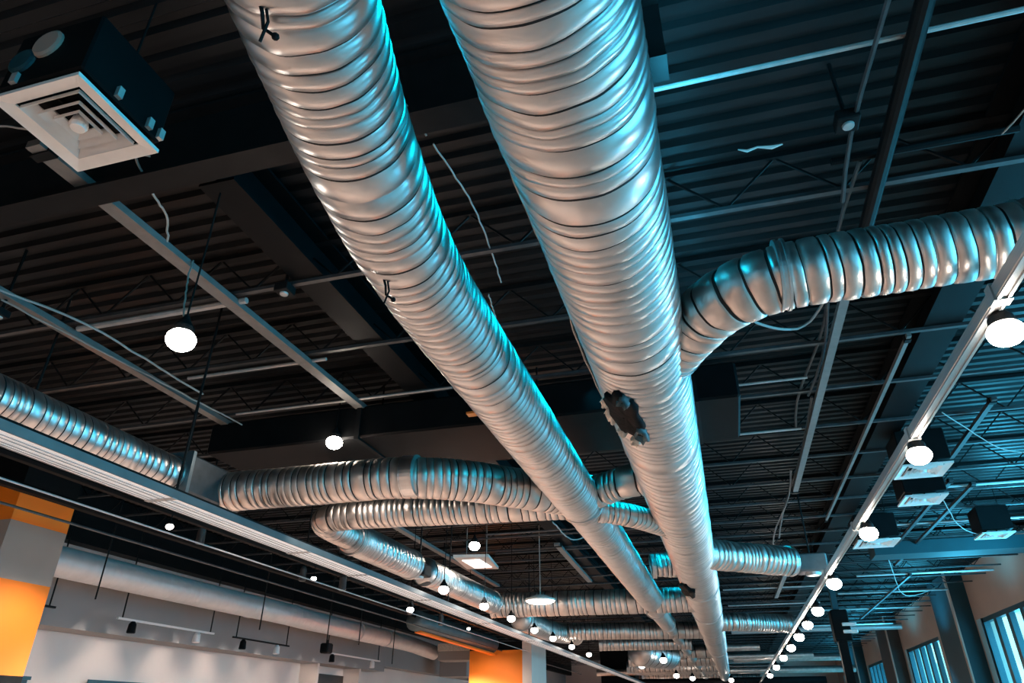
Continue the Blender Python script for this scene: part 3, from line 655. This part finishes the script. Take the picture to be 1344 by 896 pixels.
# ------------------------------------------------------------------ left wall: spotlights on rails, dark panels, doorway
rails = [(-9.3, 6.2, 8.4, 'pair of white arms nearest the banded column'), (-9.3, 9.6, 12.0, 'rail below the kink of the wall duct'), (-9.3, 12.6, 14.6, 'rail beside the dark doorway'), (-9.3, 16.2, 19.2, 'rail past the dark doorway')]
for i, (x, y0, y1, lab) in enumerate(rails):
    z = 1.42; t = thing('spotlight_rail', (x, (y0+y1)/2, z), 'spotlight rail on the left wall, ' + lab, 'spotlight rail', 'wall spotlight rails')
    mb = MB(); mb.box(x-.02, x+.02, y0, y1, z, z+.03); mb.build('rail', M['dark_steel'] if i % 2 == 0 else M['white'], t)
    for yy in (y0+.1, y1-.1):
        mb = MB(); mb.tube([(x, yy, z), (x+.0, yy, DECK-.01)], .012, 6); mb.build('hanger', M['dark_steel'], t)
    for k, yy in enumerate((y0+.35, y1-.45)):
        mb = MB(); mb.lathe((x, yy, z-.1), [(.03, .1), (.06, .06), (.07, -.07), (.055, -.08)], 14); h = mb.build('spot_head', M['white'] if k else M['black'], t)
        spot((x-.05, yy, z-.1), 260, 110, .5, rot=(0, math.radians(52), 0), soft=.03)
for i, (y0, y1, z1) in enumerate([(8.0, 9.4, .55), (10.6, 12.2, .56), (13.0, 14.2, .6)]):
    mb = MB(); mb.box(XL, XL+.08, y0, y1, -.8, z1); o = mb.build('wall_screen', M['screen'], None, 'dark framed screen at the bottom of the left wall, %s' % ['nearest the banded column', 'middle one', 'next to the doorway'][i], 'screen')
    mb = MB(); mb.box(XL+.08, XL+.1, y0-.04, y1+.04, z1, z1+.05); mb.build('top_rail', M['mullion'], o)
mb = MB(); mb.box(XL, XL+.02, 17.4, 19.6, FLOOR, 1.1); mb.build('door_1', M['brown'], kind='structure')
mb = MB(); mb.box(XL, -10.1, 17.3, 17.4, FLOOR, 1.28); mb.box(XL, -10.1, 19.6, 19.7, FLOOR, 1.28); mb.build('trim_door', M['wall'], kind='structure')
mb = MB(); mb.box(XL, XL+.25, 26, 31, .55, 1.0); mb.build('wall_banner', M['orange'], None, 'orange strip of signage low on the left wall beyond the orange column', 'sign')
for i, y in enumerate((24.5, 33)):
    mb = MB(); mb.box(-9.6, -8.6, y, y+1.2, 1.3, 2.0, .02); o = mb.build('equipment_box', M['wall_grey'], None, '%s pale grey equipment box hung before the far left wall' % ('nearer', 'farther')[i], 'box')
    mb = MB(); mb.tube([(-9.1, y+.6, 2.0), (-9.1, y+.6, DECK+.02)], .015, 6); mb.build('hanger_rod', M['dark_steel'], o)

# hanger rods by the left wall duct and tray
for i, (x, y, z0, z1) in enumerate([(-8.05, 7.85, 1.42, DECK), (-7.9, 11.4, 1.4, DECK), (-7.4, 12.9, 1.25, DECK), (-7.6, 14.6, 1.42, DECK), (-7.9, 17.0, 1.2, DECK), (-5.2, 3.9, 1.9, DECK), (-4.1, 4.5, 1.56, DECK), (-4.1, 10.7, 1.56, DECK), (-4.1, 15.7, 1.56, DECK)]):
    rod('hanger_rod', [(x, y, z0), (x+.02, y, z1)], .011, 'dark_steel', 'thin dark hanger rod %s' % ['over the wall duct beside the banded column', 'in front of the kink of the wall duct', 'holding the black speaker past the kink', 'after the kink of the wall duct', 'nearest the doorway', 'dropping to the left edge duct', 'first along the cable tray', 'second along the cable tray', 'third along the cable tray'][i], 'rod', 6)
mb = MB(); mb.box(-7.48, -7.3, 12.8, 13.0, 1.12, 1.3, .02); o = mb.build('speaker', M['black'], None, 'small black speaker hanging on a rod before the left wall', 'speaker')
mb = MB(); mb.tube([(-7.39, 12.9, 1.3), (-7.39, 12.9, 1.36)], .02, 8); mb.build('mount', M['dark_steel'], o)
spot((-6.3, 6.3, 1.35), 130, 80, .7, (1, .8, .62), (0, math.radians(55), 0), .05)   # added spot without a fixture, washes the near banded column
spot((-5.9, 17.2, 1.3), 110, 90, .7, (1, .8, .62), (math.radians(55), 0, 0), .05)   # unseen added spot, washes the broad orange column
# track heads hanging under the black ceiling on the left
for i, (x, y, z) in enumerate([(-5.3, 9.5, 1.72), (-5.3, 12.0, 1.7), (-5.3, 13.5, 1.68), (-6.2, 7.4, 2.0), (-6.3, 10.0, 1.98)]):
    t = thing('track_head', (x, y, z), '%s black track spotlight head left of the cable tray' % ORD[i], 'spotlight', 'track spotlights')
    mb = MB(); mb.lathe((x, y, z), [(.03, .16), (.05, .12), (.055, -.05), (.04, -.06)], 14); mb.build('spot_head', M['joist'], t)
    mb = MB(); mb.tube([(x, y, z+.15), (x, y, DECK)], .012, 6); mb.build('stem', M['dark_steel'], t)

# black post with device on the right
t = thing('black_post', (2.5, 18.2, FLOOR), 'black post with a device box on top, right of the lamp row', 'post')
mb = MB(); mb.box(2.42, 2.6, 18.1, 18.3, FLOOR, 2.0); mb.build('post', M['black'], t)
mb = MB(); mb.box(2.36, 2.72, 18.0, 18.4, 1.55, 2.2, .02); mb.build('device_box', M['black'], t)
for z in (1.7, 1.85): mb = MB(); mb.box(2.55, 2.85, 17.95, 18.05, z, z+.07, .01); mb.build('device', M['white'], t)
mb = MB(); mb.box(2.45, 2.57, 18.1, 18.3, 2.2, DECK-.03); mb.build('upper_post', M['mullion'], t)
# far end: crossing runs of pipe under the deck
for i, (yy, x0, x1, z, r, m) in enumerate([(24.0, .2, 5.0, 2.4, .07, 'pipe'), (29.5, -.1, 3.0, 2.1, .1, 'flex'), (35.5, -6.0, 5.2, 1.95, .14, 'flex'), (40.5, -6.5, 4.5, 1.75, .16, 'dark_steel'), (43.5, -7.0, 5.0, 1.55, .16, 'flex')]):
    rod('insulated_pipe', [(x0, yy, z), ((x0+x1)/2, yy, z+.01), (x1, yy, z)], r, m, '%s long crossing pipe at the far end, low under the deck' % ORD[i], 'pipe', 16)
# far end: partition blocks
for i, (x0, x1, z1, m) in enumerate([(-10, -7, 1.0, 'white'), (-4.2, -2.5, .5, 'teal_dark'), (-2.3, -.6, .6, 'brown'), (2.6, 5.0, .9, 'teal_dark')]):
    mb = MB(); mb.box(x0, x1, 45.5, 46, FLOOR, z1); mb.build('partition', M[m], None, '%s partition at the far end wall' % ['white', 'teal', 'brown', 'wide teal'][i], 'partition')

# ------------------------------------------------------------------ daylight through the windows, stronger from the added unseen bays
for i, (a, b) in enumerate(bays):
    l = bpy.data.lights.new('window_daylight', 'AREA'); l.shape = 'RECTANGLE'; l.size = b-a-.3; l.size_y = 4.2 if i < UNSEEN_TALL else 3.0; l.energy = 700 if i < UNSEEN_TALL else 330; l.color = (.06, .60, 1.0)
    o = bpy.data.objects.new('window_daylight', l); C.objects.link(o); o.location = (XR+.6, (a+b)/2, (1.0 if i < UNSEEN_TALL else .6)+CAM_H)
    o.rotation_euler = (PI/2, 0, PI/2)

# unseen blue-green spots added above the duct gap to tint the facing flanks
for k in range(15):
    y = .3 + 1.15*k
    spot((-.5, y, 2.5), 55, 120, .8, (.0, .42, .62), (0, math.radians(60), 0), .17)
    spot((-.98, y, 2.78), 55, 90, .8, (.0, .5, .8), (0, math.radians(-50), 0), .2)
# more added spots above the thickest duct, washing the deck ribs to its right
for y, p in ((.5, 26), (1.1, 34), (1.8, 34), (2.5, 28), (3.6, 16), (4.4, 24), (5.3, 18)):
    spot((.12, y, 2.62), p, 150, .8, (.05, .62, 1.0), (0, math.radians(180+12), 0), .1)
# added teal spots without fixtures by the window wall: floor wash, then deck uplight
for y in (-4, -1, 2, 5, 8, 11, 14, 18, 23, 29, 36):
    spot((4.9, y, 1.7), 520, 105, .7, (.07, .62, 1.0), soft=.4)
for y in (6.5, 10, 13.5, 17.5, 22, 27, 33, 39):
    spot((5.2, y, 1.9), 520, 165, .8, (.06, .62, 1.0), (0, math.radians(180-35), 0), .35)
# ------------------------------------------------------------------ world and camera
w = bpy.data.worlds.new('dim_world'); bpy.context.scene.world = w; w.use_nodes = True
w.node_tree.nodes['Background'].inputs[0].default_value = (.02, .05, .06, 1); w.node_tree.nodes['Background'].inputs[1].default_value = .3
pitch = math.atan(497/905); yaw = math.atan(295/math.hypot(905, 497))
cd = bpy.data.cameras.new('camera'); cam = bpy.data.objects.new('camera', cd); C.objects.link(cam)
cd.sensor_width = 36; cd.lens = 36*905/1344; cd.clip_start = .02; cd.clip_end = 300
cam.location = (0, 0, CAM_H); cam.rotation_euler = (PI/2+pitch, 0, yaw)
bpy.context.scene.camera = cam
sc = bpy.context.scene
sc.view_settings.view_transform = 'Standard'; sc.view_settings.look = 'None'; sc.view_settings.exposure = 0
sc.cycles.use_denoising = True; sc.cycles.max_bounces = 7; sc.cycles.diffuse_bounces = 3; sc.cycles.glossy_bounces = 4
sc.cycles.caustics_reflective = False; sc.cycles.caustics_refractive = False; sc.cycles.sample_clamp_indirect = 6
